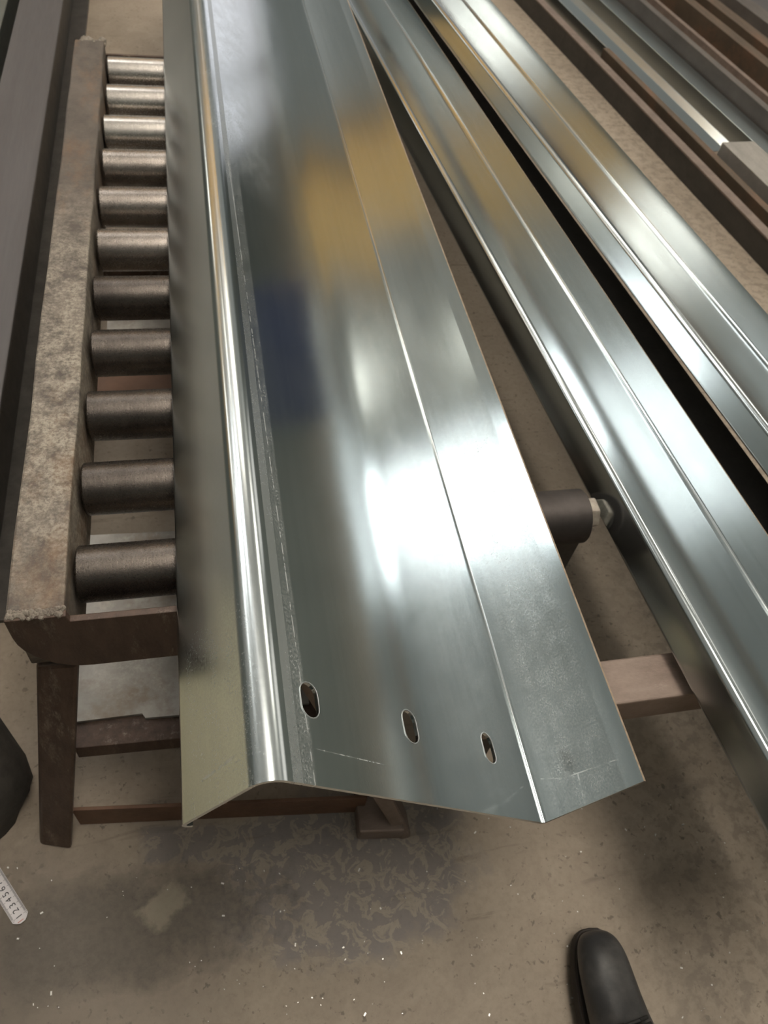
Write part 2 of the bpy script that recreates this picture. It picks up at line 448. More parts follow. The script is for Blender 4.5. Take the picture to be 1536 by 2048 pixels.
def fillet(pts, rads, n=8):
    out = []
    for i, p in enumerate(pts):
        p = Vector(p)
        if i in (0, len(pts) - 1) or rads[i] <= 0: out.append(p); continue
        a = (Vector(pts[i - 1]) - p).normalized(); b = (Vector(pts[i + 1]) - p).normalized()
        ang = a.angle(b); d = rads[i] / math.tan(ang / 2)
        c = p + (a + b).normalized() * (rads[i] / math.sin(ang / 2))
        s = (p + a * d) - c; e = (p + b * d) - c
        a0 = math.atan2(s.y, s.x); a1 = math.atan2(e.y, e.x)
        da = (a1 - a0 + math.pi) % (2 * math.pi) - math.pi
        for k in range(n + 1):
            t_ = a0 + da * k / n; out.append(c + Vector((math.cos(t_), math.sin(t_))) * rads[i])
        sup = min(0.0015, rads[i] * 0.3)
        out.insert(len(out) - n - 1, out[-n - 1] + a * sup); out.append(out[-1] + b * sup)
    return out


def frame(yaw, t0):
    """section plane at distance t0 along a horizontal direction turned by yaw"""
    ux = Vector((math.cos(R(yaw)), -math.sin(R(yaw)), 0)); d = Vector((math.sin(R(yaw)), math.cos(R(yaw)), 0))
    return lambda p: ux * p[0] + Vector((0, 0, p[1])) + d * t0


def sheet_bm(pts, rads, yaw, t0, t1, th, segs=24):
    """bent sheet: centre line of the top skin, thickness downwards, UV = arc length, distance"""
    line = fillet(pts, rads)
    # drop doubles
    ln = [line[0]]
    for p in line[1:]:
        if (p - ln[-1]).length > 1e-5: ln.append(p)
    nrm = []
    for i in range(len(ln)):
        a = ln[max(i - 1, 0)]; b = ln[min(i + 1, len(ln) - 1)]
        d = (b - a).normalized(); nrm.append(Vector((-d.y, d.x)))
    low = [p - q * th for p, q in zip(ln, nrm)]
    arc = [0.0]
    for i in range(1, len(ln)): arc.append(arc[-1] + (ln[i] - ln[i - 1]).length)
    bm = bmesh.new(); uvl = bm.loops.layers.uv.new('UVMap')
    n = len(ln)
    top = []; bot = []
    for k in range(segs + 1):
        f = frame(yaw, t0 + (t1 - t0) * k / segs)
        top.append([bm.verts.new(f(p)) for p in ln]); bot.append([bm.verts.new(f(p)) for p in low])
    tt = [(t1 - t0) * k / segs for k in range(segs + 1)]

    def face(vs, uvs, mat=0):
        f = bm.faces.new(vs); f.material_index = mat
        for lp, q in zip(f.loops, uvs): lp[uvl].uv = q
    for k in range(segs):
        for i in range(n - 1):
            u = ((arc[i], tt[k]), (arc[i + 1], tt[k]), (arc[i + 1], tt[k + 1]), (arc[i], tt[k + 1]))
            face((top[k][i], top[k][i + 1], top[k + 1][i + 1], top[k + 1][i]), u)
            face((bot[k][i + 1], bot[k][i], bot[k + 1][i], bot[k + 1][i + 1]), (u[1], u[0], u[3], u[2]))
        for i, s in ((0, 1), (n - 1, -1)):
            q = (top[k][i], top[k + 1][i], bot[k + 1][i], bot[k][i])
            face(q if s > 0 else q[::-1], ((arc[i], tt[k]),) * 4, 1)
    for k in (0, segs):
        for i in range(n - 1):
            q = (top[k][i], bot[k][i], bot[k][i + 1], top[k][i + 1])
            face(q if k == 0 else q[::-1], ((arc[i], tt[k]), (arc[i], tt[k]), (arc[i + 1], tt[k]), (arc[i + 1], tt[k])), 0)
    return bm, ln, arc


# ------------------------------------------------------------------ the building
X0, X1, Y0, Y1, ZR = -13.0, 11.0, -7.0, 26.0, 6.5
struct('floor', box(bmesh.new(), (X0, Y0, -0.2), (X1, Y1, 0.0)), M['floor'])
struct('ceiling', box(bmesh.new(), (X0, Y0, ZR), (X1, Y1, ZR + 0.05)), M['roof'])
struct('wall_left', box(bmesh.new(), (X0 - 0.2, Y0, 0), (X0, Y1, ZR)), M['wall'])
struct('wall_right', box(bmesh.new(), (X1, Y0, 0), (X1 + 0.2, Y1, ZR)), M['wall'])
struct('wall_back', box(bmesh.new(), (X0, Y1, 0), (X1, Y1 + 0.2, ZR)), M['wall'])
struct('wall_front', box(bmesh.new(), (X0, Y0 - 0.2, 0), (X1, Y0, ZR)), M['wall'])
wn = 0
for (xa, xb, ya, yb, mt) in ((-3.5, -2.6, 4.95, 6.4, 'skylight_bright'), (-1.45, -0.65, 4.45, 5.95, 'skylight_bright'), (-5.15, -4.55, 4.1, 6.7, 'skylight'),
                             (-8.1, -7.05, 8.6, 11.0, 'skylight_warm'), (-9.0, -7.5, 16.5, 20.0, 'skylight_warm'),
                             (0.5, 2.0, -1.6, 2.3, 'skylight_key'), (0.7, 2.5, 6.2, 8.2, 'skylight_right_fill'), (-2.4, -1.7, 7.5, 8.3, 'skylight_right_fill'), (6.4, 8.2, 4.6, 7.7, 'skylight_right_fill'),  # the two warm panels near the crane are added to light its girder
                             (-0.35, 0.45, -4.0, 2.7, 'ridge_light'), (-0.35, 0.45, 2.8, 4.2, 'ridge_light'),
                             (-0.35, 0.45, 5.8, 24.0, 'ridge_light')):
    wn += 1
    struct('window_%d' % wn, box(bmesh.new(), (xa, ya, ZR - 0.03), (xb, yb, ZR - 0.004)), M[mt])
for (ya, yb) in ((-2.0, 1.5), (3.0, 6.5), (8.0, 11.5)):
    wn += 1
    struct('window_%d' % wn, box(bmesh.new(), (X1 - 0.03, ya, 2.6), (X1 - 0.004, yb, 5.4)), M['window'])
struct('door_1', box(bmesh.new(), (7.0, Y1 - 0.03, 0.0), (10.6, Y1 - 0.004, 4.2)), M['doorway'])
struct('door_2', box(bmesh.new(), (X1 - 0.03, 22.3, 0.3), (X1 - 0.004, 25.6, 2.4)), M['doorway'])

# yellow overhead travelling crane and the cabinets and added light blockers beside the bay
cr = thing('overhead_crane', 'yellow overhead bridge crane spanning the bay under the roof', 'crane', (-4, 8.7, 4.2))
def child(o, parent):
    o.parent = parent; o.matrix_parent_inverse = Matrix.Translation(parent.location).inverted(); return o
child(obj('girder', box(bmesh.new(), (-9.5, 8.6, 3.86), (1.5, 8.9, 5.15)), M['yellow']), cr)
child(obj('bottom_flange', box(bmesh.new(), (-9.5, 8.5, 3.80), (1.5, 9.0, 3.859)), M['yellow']), cr)
child(obj('end_carriage', box(bmesh.new(), (-9.9, 7.9, 5.16), (-9.5, 9.8, 5.55)), M['yellow']), cr)
child(obj('end_carriage', box(bmesh.new(), (1.5, 7.9, 5.16), (1.9, 9.8, 5.55)), M['yellow']), cr)
mc = thing('machine', 'blue machine cabinet standing across the bay to the right', 'machine', (3.9, 5.2, 0))
child(obj('cabinet_body', box(bmesh.new(), (3.5, 4.7, 0.0), (4.3, 5.6, 0.82)), M['blue'], bevel=0.02), mc)
child(obj('cabinet_door', box(bmesh.new(), (3.47, 4.8, 0.1), (3.499, 5.6, 0.76)), M['blue'], bevel=0.005), mc)
mc = thing('reflection_stack', 'unseen plate stack added beyond the cupboard to tone the front profile reflection', 'added plates', (-2.2, 4.0, 0))
for k in range(4):
    child(obj('plate', box(bmesh.new(), (-3.6 + 0.02 * k, 1.5, 0.07 * k), (-0.85 - 0.02 * k, 9.0, 0.07 * k + 0.065)), M['tube']), mc)  # added out of view, only for its tone in the front flange reflection
mc = thing('cupboard', 'cream painted steel cupboard standing low to the left of the conveyor', 'cupboard', (-1.6, 0.9, 0))
child(obj('cupboard_body', box(bmesh.new(), (-1.95, 0.5, 0.0), (-1.2, 1.25, 0.42)), M['cream'], bevel=0.01), mc)
child(obj('door', box(bmesh.new(), (-1.199, 0.55, 0.04), (-1.18, 1.2, 0.38)), M['cream'], bevel=0.005), mc)

mc = thing('machine', 'unseen dark block added to hold back light left of the conveyor end', 'machine', (-1.3, -0.5, 0))  # added light blocker, not one of the bay's machines
child(obj('blocker_body', box(bmesh.new(), (-1.9, -1.6, 0.0), (-1.0, 0.35, 1.5)), M['machine'], bevel=0.02), mc)  # unseen body added to block light coming from the left
child(obj('blocker_head', box(bmesh.new(), (-1.8, -1.2, 1.5), (-1.1, 0.2, 2.1)), M['machine'], bevel=0.02), mc)

# ------------------------------------------------------------------ roller conveyor
RZ = 0.596; RR = 0.036; RAIL_Z = 0.612; BOT = 0.487
RX0, RX1 = -0.243, -0.181
YN, YF = 0.487, 1.985
cv = thing('roller_conveyor', 'brown welded roller conveyor with steel rollers under the front galvanized profile', 'conveyor', (0, 0, 0))
XL_IN = -0.181; XR_IN = 0.070
for s, (a, b, top) in enumerate(((RX0, RX1, RAIL_Z), (XR_IN, 0.122, 0.600))):
    bm = bmesh.new()
    n = 14
    f0 = []
    for k in range(n + 1):
        y = YN + 0.004 + (YF - YN - 0.004) * k / n
        j = lambda q: random.uniform(-q, q)
        f0.append([(a + j(0.0012), y, BOT), (b + j(0.0008), y, BOT), (b + j(0.0012), y, top + j(0.0008)), (a + j(0.0015), y, top + j(0.0008))])
    loft(bm, f0)
    obj('side_rail', bm, M['rail'], cv, bevel=0.003)
# near end bar: plate with a big rounded lower corner
bm = bmesh.new()
poly = []
def endbar(xa, xb, r, mirror=False):
    p = [(xb, 0.596), (RX1 + 0.004, 0.597), (RX1 + 0.002, RAIL_Z - 0.002), (xa, RAIL_Z - 0.002)]
    for k in range(9):
        q = math.pi + (math.pi / 2) * k / 8
        p.append((xa + r + r * math.cos(q), BOT + 0.085 + 0.085 * math.sin(q)))
    p.append((xb, BOT)); return p
pl = endbar(RX0 - 0.001, 0.12, 0.075)
prism(bm, pl, lambda p: Vector((p[0], YN - 0.006, p[1])), lambda p: Vector((p[0], YN + 0.003, p[1])))
obj('end_bar', bm, M['frame'], cv, bevel=0.0015)
bm = box(bmesh.new(), (RX0, YF, BOT + 0.02), (0.12, YF + 0.008, RAIL_Z - 0.03))
obj('end_bar', bm, M['frame'], cv)
# weld seams at both ends of the left rail
bm = bmesh.new()
for k in range(60):
    x = RX0 + 0.002 + (RX1 - RX0 - 0.003) * k / 59
    bmesh.ops.create_icosphere(bm, subdivisions=1, radius=random.uniform(0.0025, 0.0042),
        matrix=Matrix.Translation((x, YN - 0.001 + random.uniform(-0.004, 0.007), RAIL_Z - 0.0025)))
obj('weld_seam', bm, M['weld'], cv, smooth=True)
bm = bmesh.new()
for k in range(16):
    x = RX0 + 0.012 + (RX1 - RX0 - 0.014) * k / 15
    bmesh.ops.create_icosphere(bm, subdivisions=1, radius=random.uniform(0.005, 0.012),
        matrix=Matrix.Translation((x, YF + 0.004 + random.uniform(-0.012, 0.012), RAIL_Z - 0.008)))
obj('weld_seam', bm, M['weld'], cv, smooth=True)
# gusset below the left corner
bm = bmesh.new()
prism(bm, [(-0.232, 0), (-0.15, 0), (-0.15, 0.05), (-0.232, 0.05)], lambda p: Vector((p[0], YN + 0.004 + p[1], BOT - 0.014)), lambda p: Vector((p[0], YN + 0.004 + p[1], BOT - 0.004)))
obj('gusset_plate', bm, M['rail'], cv)
# rollers
ys = [0.586 + (1.955 - 0.586) * k / 10 for k in range(11)]
for k, y in enumerate(ys):
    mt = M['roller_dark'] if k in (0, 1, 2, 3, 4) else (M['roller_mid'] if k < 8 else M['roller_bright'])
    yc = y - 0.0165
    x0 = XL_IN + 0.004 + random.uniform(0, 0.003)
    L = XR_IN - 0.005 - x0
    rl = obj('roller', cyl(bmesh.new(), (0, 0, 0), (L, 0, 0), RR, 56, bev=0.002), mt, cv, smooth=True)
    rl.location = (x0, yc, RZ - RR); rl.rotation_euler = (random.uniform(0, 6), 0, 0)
    ax = obj('axle', cyl(bmesh.new(), (-0.003, 0, 0), (L + 0.003, 0, 0), 0.012, 16), M['steel_dark'], rl, smooth=True)
# splayed legs
def leg(tl, tr, bl, br, dtop, dbot, mat, name='leg'):
    bm = bmesh.new()
    lo = [bl, br, br + dbot, bl + dbot]; hi = [tl, tr, tr + dtop, tl + dtop]
    hexa(bm, lo, hi); return obj(name, bm, mat, cv, bevel=0.006)
tl = at(72, 1335, BOT - 0.004); tr = at(158, 1328, BOT - 0.004)
bl = at(79, 1690, 0.0); br = at(143, 1700, 0.0)
yoff = Vector((0, 0.05, 0))
leg(tl, tr, bl, br, yoff, yoff, M['frame'])
# right front leg, mirrored splay, ending in a short foot block
rt0 = Vector((0.045, YN + 0.008, BOT)); rt1 = Vector((0.105, YN + 0.008, BOT))
rb0 = at(800, 1683, 0.0); rb1 = at(824, 1677, 0.0)
leg(rt0, rt1, rb0, rb1, yoff, yoff, M['beam'])
fb = bmesh.new()
fa = at(714, 1680, 0.0); fc = at(803, 1677, 0.0)
hexa(fb, [fa, fc, fc + Vector((0, 0.075, 0)), fa + Vector((0.004, 0.075, 0))],
     [p + Vector((0, 0.0, 0.045)) for p in (fa, fc, fc + Vector((0, 0.075, 0)), fa + Vector((0.004, 0.075, 0)))])
obj('foot', fb, M['beam'], cv, bevel=0.004)
for sx, ang in ((-0.225, -0.08), (0.09, 0.08)):
    a = Vector((sx - 0.03, 1.90, BOT)); b = Vector((sx + 0.03, 1.90, BOT)); o_ = Vector((ang, 0.03, 0))
    leg(a, b, Vector((a.x, a.y, 0)) + o_, Vector((b.x, b.y, 0)) + o_, yoff, yoff, M['frame'])
# shelf bar between the front legs
SZ = 0.215
q0 = at(147, 1497, SZ); q1 = at(345, 1478, SZ); ds = (q1 - q0); ds.z = 0; ds.normalize()
pr = Vector((-ds.y, ds.x, 0))
bl_ = q0; br_ = q0 + ds * 0.40
bm = bmesh.new(); hexa(bm, [bl_ - Vector((0, 0, 0.04)), br_ - Vector((0, 0, 0.04)), br_ + pr * 0.055 - Vector((0, 0, 0.04)), bl_ + pr * 0.055 - Vector((0, 0, 0.04))],
                       [bl_, br_, br_ + pr * 0.055, bl_ + pr * 0.055])
obj('shelf_bar', bm, M['frame'], cv, bevel=0.002)
# low bar between the feet
LZ = 0.085
q0 = at(143, 1622, LZ); q1 = at(722, 1597, LZ); ds2 = (q1 - q0); ds2.z = 0; ds2.normalize(); pr2 = Vector((-ds2.y, ds2.x, 0))
LL = (at(735, 1597, LZ) - q0).length
bm = bmesh.new(); dn = Vector((0, 0, 0.075))
hexa(bm, [q0 - dn, q0 + ds2 * LL - dn, q0 + ds2 * LL + pr2 * 0.006 - dn, q0 + pr2 * 0.006 - dn],
     [q0, q0 + ds2 * LL, q0 + ds2 * LL + pr2 * 0.006, q0 + pr2 * 0.006])
obj('low_bar', bm, M['frame_red'], cv, bevel=0.001)
# cross bars further back under the rollers
YRED = at(260, 790, 0.22).y
for (y, z, mt) in ((YRED, 0.18, M['frame_red']), (1.70, 0.18, M['frame'])):
    obj('shelf_bar', box(bmesh.new(), (-0.24, y, z), (0.14, y + 0.06, z + 0.04)), mt, cv)

# scrap plates lying on the shelf bars
e0 = at(150, 1452, SZ + 0.001); e1 = at(345, 1437, SZ + 0.001)
bm = bmesh.new()
pts = [e0 + Vector((-0.012, 0.004, 0)), e0 + ds * 0.10 + Vector((0, 0.008, 0)), e0 + ds * 0.105, e0 + ds * 0.36, e0 + ds * 0.36 + Vector((0, 0.36, 0)), e0 + Vector((-0.012, 0.36, 0))]
lo = [bm.verts.new(p) for p in pts]; hi = [bm.verts.new(p + Vector((0, 0, 0.006))) for p in pts]
bm.faces.new(lo[::-1]); bm.faces.new(hi)
for i in range(len(pts)):
    j = (i + 1) % len(pts); bm.faces.new((lo[i], lo[j], hi[j], hi[i]))
tag(obj('steel_plate', bm, M['plate']), 'scuffed grey steel plate with grimy front edge on the conveyor shelf', 'plate')
tag(obj('steel_plate', box(bmesh.new(), (-0.22, YRED + 0.09, 0.2205), (0.13, 1.62, 0.2265)), M['plate']),
    'grey steel plate glimpsed between rollers at the middle of the conveyor shelf', 'plate')

# ------------------------------------------------------------------ galvanized profiles
TH = 0.0045
A = Vector((-0.067, 0.602)); B = Vector((0.021, 0.712)); Cc = Vector((0.381, 0.3905)); D = Vector((0.4572, 0.4935)); E_ = Vector((0.4717, 0.5151))
pts = [A + Vector((0.016, -0.003)), A, B, Cc, D, E_]
bm, ln, arc = sheet_bm(pts, [0, 0.008, 0.024, 0.004, 0.005, 0], 0.25, 0.234, 3.4, TH, 40)
me_arc = arc
front = thing('steel_profile', 'bent galvanized steel profile with three slots, leaning across the rollers in front', 'steel profile', (0, 0, 0), None)
body = obj('profile_body', bm, [M['galv_left'], M['edge']], front, smooth=True)
# three slots cut through the web
wd = (Cc - B).normalized(); wn_ = Vector((-wd.y, wd.x))
fr = frame(0.25, 0.0)
def web_point(x, y):
    # intersect the pixel's ray with the web plane
    n3 = Vector((wn_.x * math.cos(R(0.25)), -wn_.x * math.sin(R(0.25)), wn_.y)); p3 = fr(B)
    r = ray(x, y); return CAM_POS + r * ((p3 - CAM_POS).dot(n3) / r.dot(n3)), n3
cb = bmesh.new(); RIMS = []
for (sx, sy, sx2, sy2, wpx) in ((612, 1364, 626, 1437, 34), (814, 1420, 827, 1487, 28), (971, 1466, 983, 1527, 22)):
    pa, n3 = web_point(sx, sy); pb, _ = web_point(sx2, sy2)
    ydir = Vector((math.sin(R(0.25)), math.cos(R(0.25)), 0)); xdir = ydir.cross(n3).normalized()
    c = (pa + pb) / 2; hl = abs((pa - pb).dot(ydir)) / 2; hw = 0.0125
    ring = []
    for k in range(20):
        q = math.pi * k / 19 if k < 10 else math.pi + math.pi * (k - 10) / 9
        q = math.pi * (k / 9.0) if k < 10 else math.pi + math.pi * (k - 10) / 9.0
        off = (hl - hw) * (1 if k < 10 else -1)
        ring.append(c + xdir * (hw * math.cos(q)) + ydir * (hw * math.sin(q) + off))
    RIMS.append((ring, n3.copy()))
    loft(cb, [[p - n3 * 0.02 for p in ring], [p + n3 * 0.02 for p in ring]])
bmesh.ops.recalc_face_normals(cb, faces=cb.faces)
cme = bpy.data.meshes.new('cut'); cb.to_mesh(cme); cb.free()
cut = bpy.data.objects.new('cut', cme); COL.objects.link(cut)
bo = body.modifiers.new('slots', 'BOOLEAN'); bo.object = cut; bo.operation = 'DIFFERENCE'; bo.solver = 'EXACT'
bpy.context.view_layer.update()
dg = bpy.context.evaluated_depsgraph_get()
nm = bpy.data.meshes.new_from_object(body.evaluated_get(dg))
body.modifiers.clear(); body.data = nm
bpy.data.objects.remove(cut)
for ring, n3 in RIMS:
    cen = sum(ring, Vector()) / len(ring); rr = []
    for p in ring:
        o_ = (p - cen).normalized()
        rr.append([p + o_ * (0.0008 * math.cos(q)) + n3 * (0.0009 * math.sin(q)) for q in [2 * math.pi * i / 8 for i in range(8)]])
    bm = bmesh.new(); loft(bm, rr + [rr[0]], False, False); bmesh.ops.remove_doubles(bm, verts=bm.verts, dist=1e-6)
    obj('slot_rim', bm, M['rim'], front, smooth=True)

def profile(label, yaw, a_ang, b_ang, c_ang, e_ang, zc, tau, t0, t1):
    """Z profile lying on the beams; its edges seen from the camera at the given elevation angles"""
    def hit(P, dd, rr):
        c1, s1, c2, s2 = math.cos(R(dd)), math.sin(R(dd)), math.cos(R(rr)), math.sin(R(rr))
        det = c1 * -s2 + c2 * s1
        rx, ry = -P.x, CAM_H - P.y
        s = (rx * -s2 + c2 * ry) / det
        return P + Vector((c1, s1)) * s
    def build(za):
        A = Vector(((CAM_H - za) / math.tan(R(-a_ang)), za)); B = hit(A, tau + 91, b_ang); C = hit(B, tau, c_ang); E = hit(C, tau + 91, e_ang)
        return A, B, C, E
    k0 = build(0.40); k = (CAM_H - zc) / (CAM_H - k0[2].y)
    q = [Vector((p.x * k, CAM_H - (CAM_H - p.y) * k)) for p in k0]
    A, B, C, E = q
    fl = (E - C).normalized()
    D = E - fl * 0.012
    E2 = D + Vector((fl.x * 0.94 - fl.y * -0.3, fl.y * 0.94 + fl.x * -0.0)).normalized() * 0.013
    Dw = Vector((math.cos(R(tau)), math.sin(R(tau))))
    lip = A + Vector((0.010, -0.004))
    bm, ln, arc = sheet_bm([lip, A, B, C, E], [0, 0.005, 0.011, 0.006, 0], yaw, t0, t1, 0.003, 30)
    o = thing('steel_profile', label, 'steel profile')
    obj('profile_body', bm, [M['galv'], M['edge']], o, smooth=True)
    return q

P2 = profile('second galvanized steel profile, between the slotted one and the shaded gap', -4.05, -55.6, -53.0, -48.45, -45.75, 0.3905, -22, 0.02, 3.7)
P3 = profile('third galvanized steel profile from the left, between the shaded gap and bare floor', -5.5, -43.1, -40.9, -38.4, -36.1, 0.3905, -27, -0.2, 3.9)

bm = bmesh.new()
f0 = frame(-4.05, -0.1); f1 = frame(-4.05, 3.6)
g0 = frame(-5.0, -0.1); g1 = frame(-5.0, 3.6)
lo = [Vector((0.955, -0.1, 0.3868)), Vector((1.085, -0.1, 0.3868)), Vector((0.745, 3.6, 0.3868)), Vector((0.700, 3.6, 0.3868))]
hexa(bm, lo, [p + Vector((0, 0, 0.002)) for p in lo])  # added sheet: stops light through the gap and keeps it black
tag(obj('gap_shade_sheet', bm, M['gap_shade'], bevel=0.001), 'black sheet added to shade the gap between second and third galvanized profiles', 'shade sheet')

# trestles carrying the profiles
for i, (ya, yb) in enumerate(((0.378, 0.449), (3.25, 3.32))):
    lab = ('rust brown steel trestle beam between the first and second galvanized profiles', 'rusty steel trestle beneath the far ends of the galvanized profiles')[i]
    tr_ = thing('trestle', lab, 'trestle', (0.8, ya, 0))
    x0, x1 = ((0.33, 1.24), (0.37, 0.92))[i]
    child(obj('cross_beam', box(bmesh.new(), (x0, ya, 0.315), (x1, yb, 0.386)), M['beam'], bevel=0.003), tr_)
    for x in (x0 + 0.005, x1 - 0.06):
        child(obj('leg', box(bmesh.new(), (x, ya + 0.008, 0.0), (x + 0.05, yb - 0.008, 0.315)), M['rust_dark'], bevel=0.003), tr_)

# separate support roller with its axle nut, right of the front profile
c0 = at(1165, 1031, 0.398)
sr = thing('support_roller', 'dark greasy support roller with a worn hex axle nut, beside the slotted profile', 'roller', (c0.x, c0.y, 0))
child(obj('roller_drum', cyl(bmesh.new(), (0.452, c0.y, 0.398), (c0.x - 0.004, c0.y, 0.398), 0.0470, 56, bev=0.0015), M['roller_grease'], smooth=True), sr)
child(obj('washer', cyl(bmesh.new(), (c0.x - 0.004, c0.y, 0.398), (c0.x + 0.002, c0.y, 0.398), 0.030, 32), M['steel_dark'], smooth=True), sr)
bm = bmesh.new()
cyl(bm, (c0.x + 0.002, c0.y, 0.404), (c0.x + 0.019, c0.y, 0.404), 0.028, 6)
nt = child(obj('axle_nut', bm, M['nut'], bevel=0.003), sr)
child(obj('axle', cyl(bmesh.new(), (0.447, c0.y, 0.398), (c0.x + 0.0195, c0.y, 0.398), 0.013, 20), M['steel_dark'], smooth=True), sr)
for x in (c0.x - 0.052,):
    child(obj('post', box(bmesh.new(), (x, c0.y - 0.03, 0.0), (x + 0.05, c0.y + 0.03, 0.37)), M['steel_dark'], bevel=0.003), sr)

# ------------------------------------------------------------------ stock lying on the floor, right
def bar(name, label, poly, yaw, t0, t1, mats, cat, group=None, edge=None):
    bm = bmesh.new(); prism(bm, poly, frame(yaw, t0), frame(yaw, t1), 1)
    o = obj(name, bm, mats, bevel=0.002); return tag(o, label, cat, group)

def at_t(x, y, z, yaw):
    p = at(x, y, z); return p.x * math.sin(R(yaw)) + p.y * math.cos(R(yaw))

YW = -5.5
def rect(u0, u1, z0, z1): return [(u0, z0), (u1, z0), (u1, z1), (u0, z1)]
o = thing('angle_iron', 'rusty channel with a dark side and pale top edge bordering the bare floor strip', 'steel bar')
bm = bmesh.new(); prism(bm, rect(2.052, 2.088, 0, 0.083), frame(YW, -0.6), frame(YW, 7.5)); obj('web', bm, M['rust_dark'], o)
bm = bmesh.new(); prism(bm, rect(2.050, 2.090, 0.083, 0.089), frame(YW, -0.6), frame(YW, 7.5)); obj('top_flange', bm, M['rust_and_lit_top'], o)  # light on the top edge is put into this paler rust colour
ts = at_t(1193, 98, 0.10, YW)
bar('flat_bar', 'dark brown bar between the pale-edged channel and the grey box tube', rect(2.125, 2.155, 0, 0.1055), YW, -0.5, ts, M['brown'], 'steel bar')
te = at_t(1450, 296, 0.10, YW)
bm, _, _ = sheet_bm([(2.172, 0.0), (2.172, 0.0886), (2.235, 0.0905), (2.268, 0.108), (2.272, 0.09)], [0, 0.003, 0.004, 0.003, 0], YW, te, 7.2, 0.003, 4)
tag(obj('galvanized_channel', bm, [M['galv_far'], M['edge']], smooth=True), 'shiny galvanized channel with a tan reflection, stopping at the grey box tube', 'steel profile')
bar('box_tube', 'pale grey steel box tube whose square end shows at the right', rect(2.2, 2.346, 0.0, 0.126), YW, -0.6, te - 0.004, M['tube'], 'steel tube')
bm, _, _ = sheet_bm([(2.392, 0.0), (2.392, 0.098), (2.488, 0.100), (2.488, 0.0)], [0, 0.003, 0.003, 0], YW, -0.6, 7.5, 0.003, 4)
tag(obj('galvanized_channel', bm, [M['galv_dull'], M['edge']], smooth=True), 'matt grey-blue galvanized channel lying behind the grey box tube', 'steel profile')
bar('square_bar', 'dark grey-brown bar right behind the matt grey-blue channel', rect(2.5, 2.535, 0, 0.160), YW, -0.6, 7.5, M['greybar'], 'steel bar')
bar('flat_bar', 'thin brown bar running out to a point behind the dark grey-brown bar', rect(2.70, 2.725, 0, 0.098), YW + 0.25, 2.6, 7.5, M['rust_and_lit_top'], 'steel bar')
bar('square_bar', 'brown rusty bar with an orange streak, near the upper right corner', rect(2.8, 2.86, 0, 0.145), YW, -0.6, 7.6, M['brown'], 'steel bar')
bar('square_bar', 'dull brown bar just behind the orange-streaked rusty bar', rect(2.95, 3.02, 0, 0.139), YW, -0.6, 7.6, M['brown'], 'steel bar')
bar('square_bar', 'dark grey bar beyond the brown bars in the upper right corner', rect(3.17, 3.27, 0, 0.125), YW, -0.6, 7.6, M['greybar'], 'steel bar')
bm, _, _ = sheet_bm([(3.30, 0.0), (3.30, 0.10), (3.42, 0.13), (3.425, 0.0)], [0, 0.003, 0.003, 0], YW, -0.6, 7.6, 0.004, 4)
tag(obj('galvanized_channel', bm, [M['purple'], M['edge']], smooth=True), 'bluish grey channel in the extreme upper right corner', 'steel profile')

# ------------------------------------------------------------------ stock on the left
zt = 0.30
def xa(ang, z): return -(CAM_H - z) / math.tan(R(180 + ang))
xr = xa(-109.65, zt); xl = xa(-115.6, zt)
be = thing('steel_beam', 'wide grey steel beam running along the left of the conveyor', 'steel beam', (xr, 3, 0))
child(obj('top_flange', box(bmesh.new(), (xl, 0.85, zt - 0.012), (xr, 6.5, zt)), M['purple'], bevel=0.002), be)
child(obj('web', box(bmesh.new(), ((xl + xr) / 2 - 0.006, 0.85, 0.012), ((xl + xr) / 2 + 0.006, 6.5, zt - 0.012)), M['steel_dark']), be)
child(obj('bottom_flange', box(bmesh.new(), (xl, 0.85, 0.0), (xr, 6.5, 0.012)), M['steel_dark'], bevel=0.002), be)
x2 = xa(-117.1, 0.27)
tag(obj('flat_bar', box(bmesh.new(), (x2 - 0.12, 0.85, 0.0), (x2, 6.5, 0.27)), M['greenish'], bevel=0.002), 'greenish grey steel bar in the extreme upper left corner', 'steel bar')

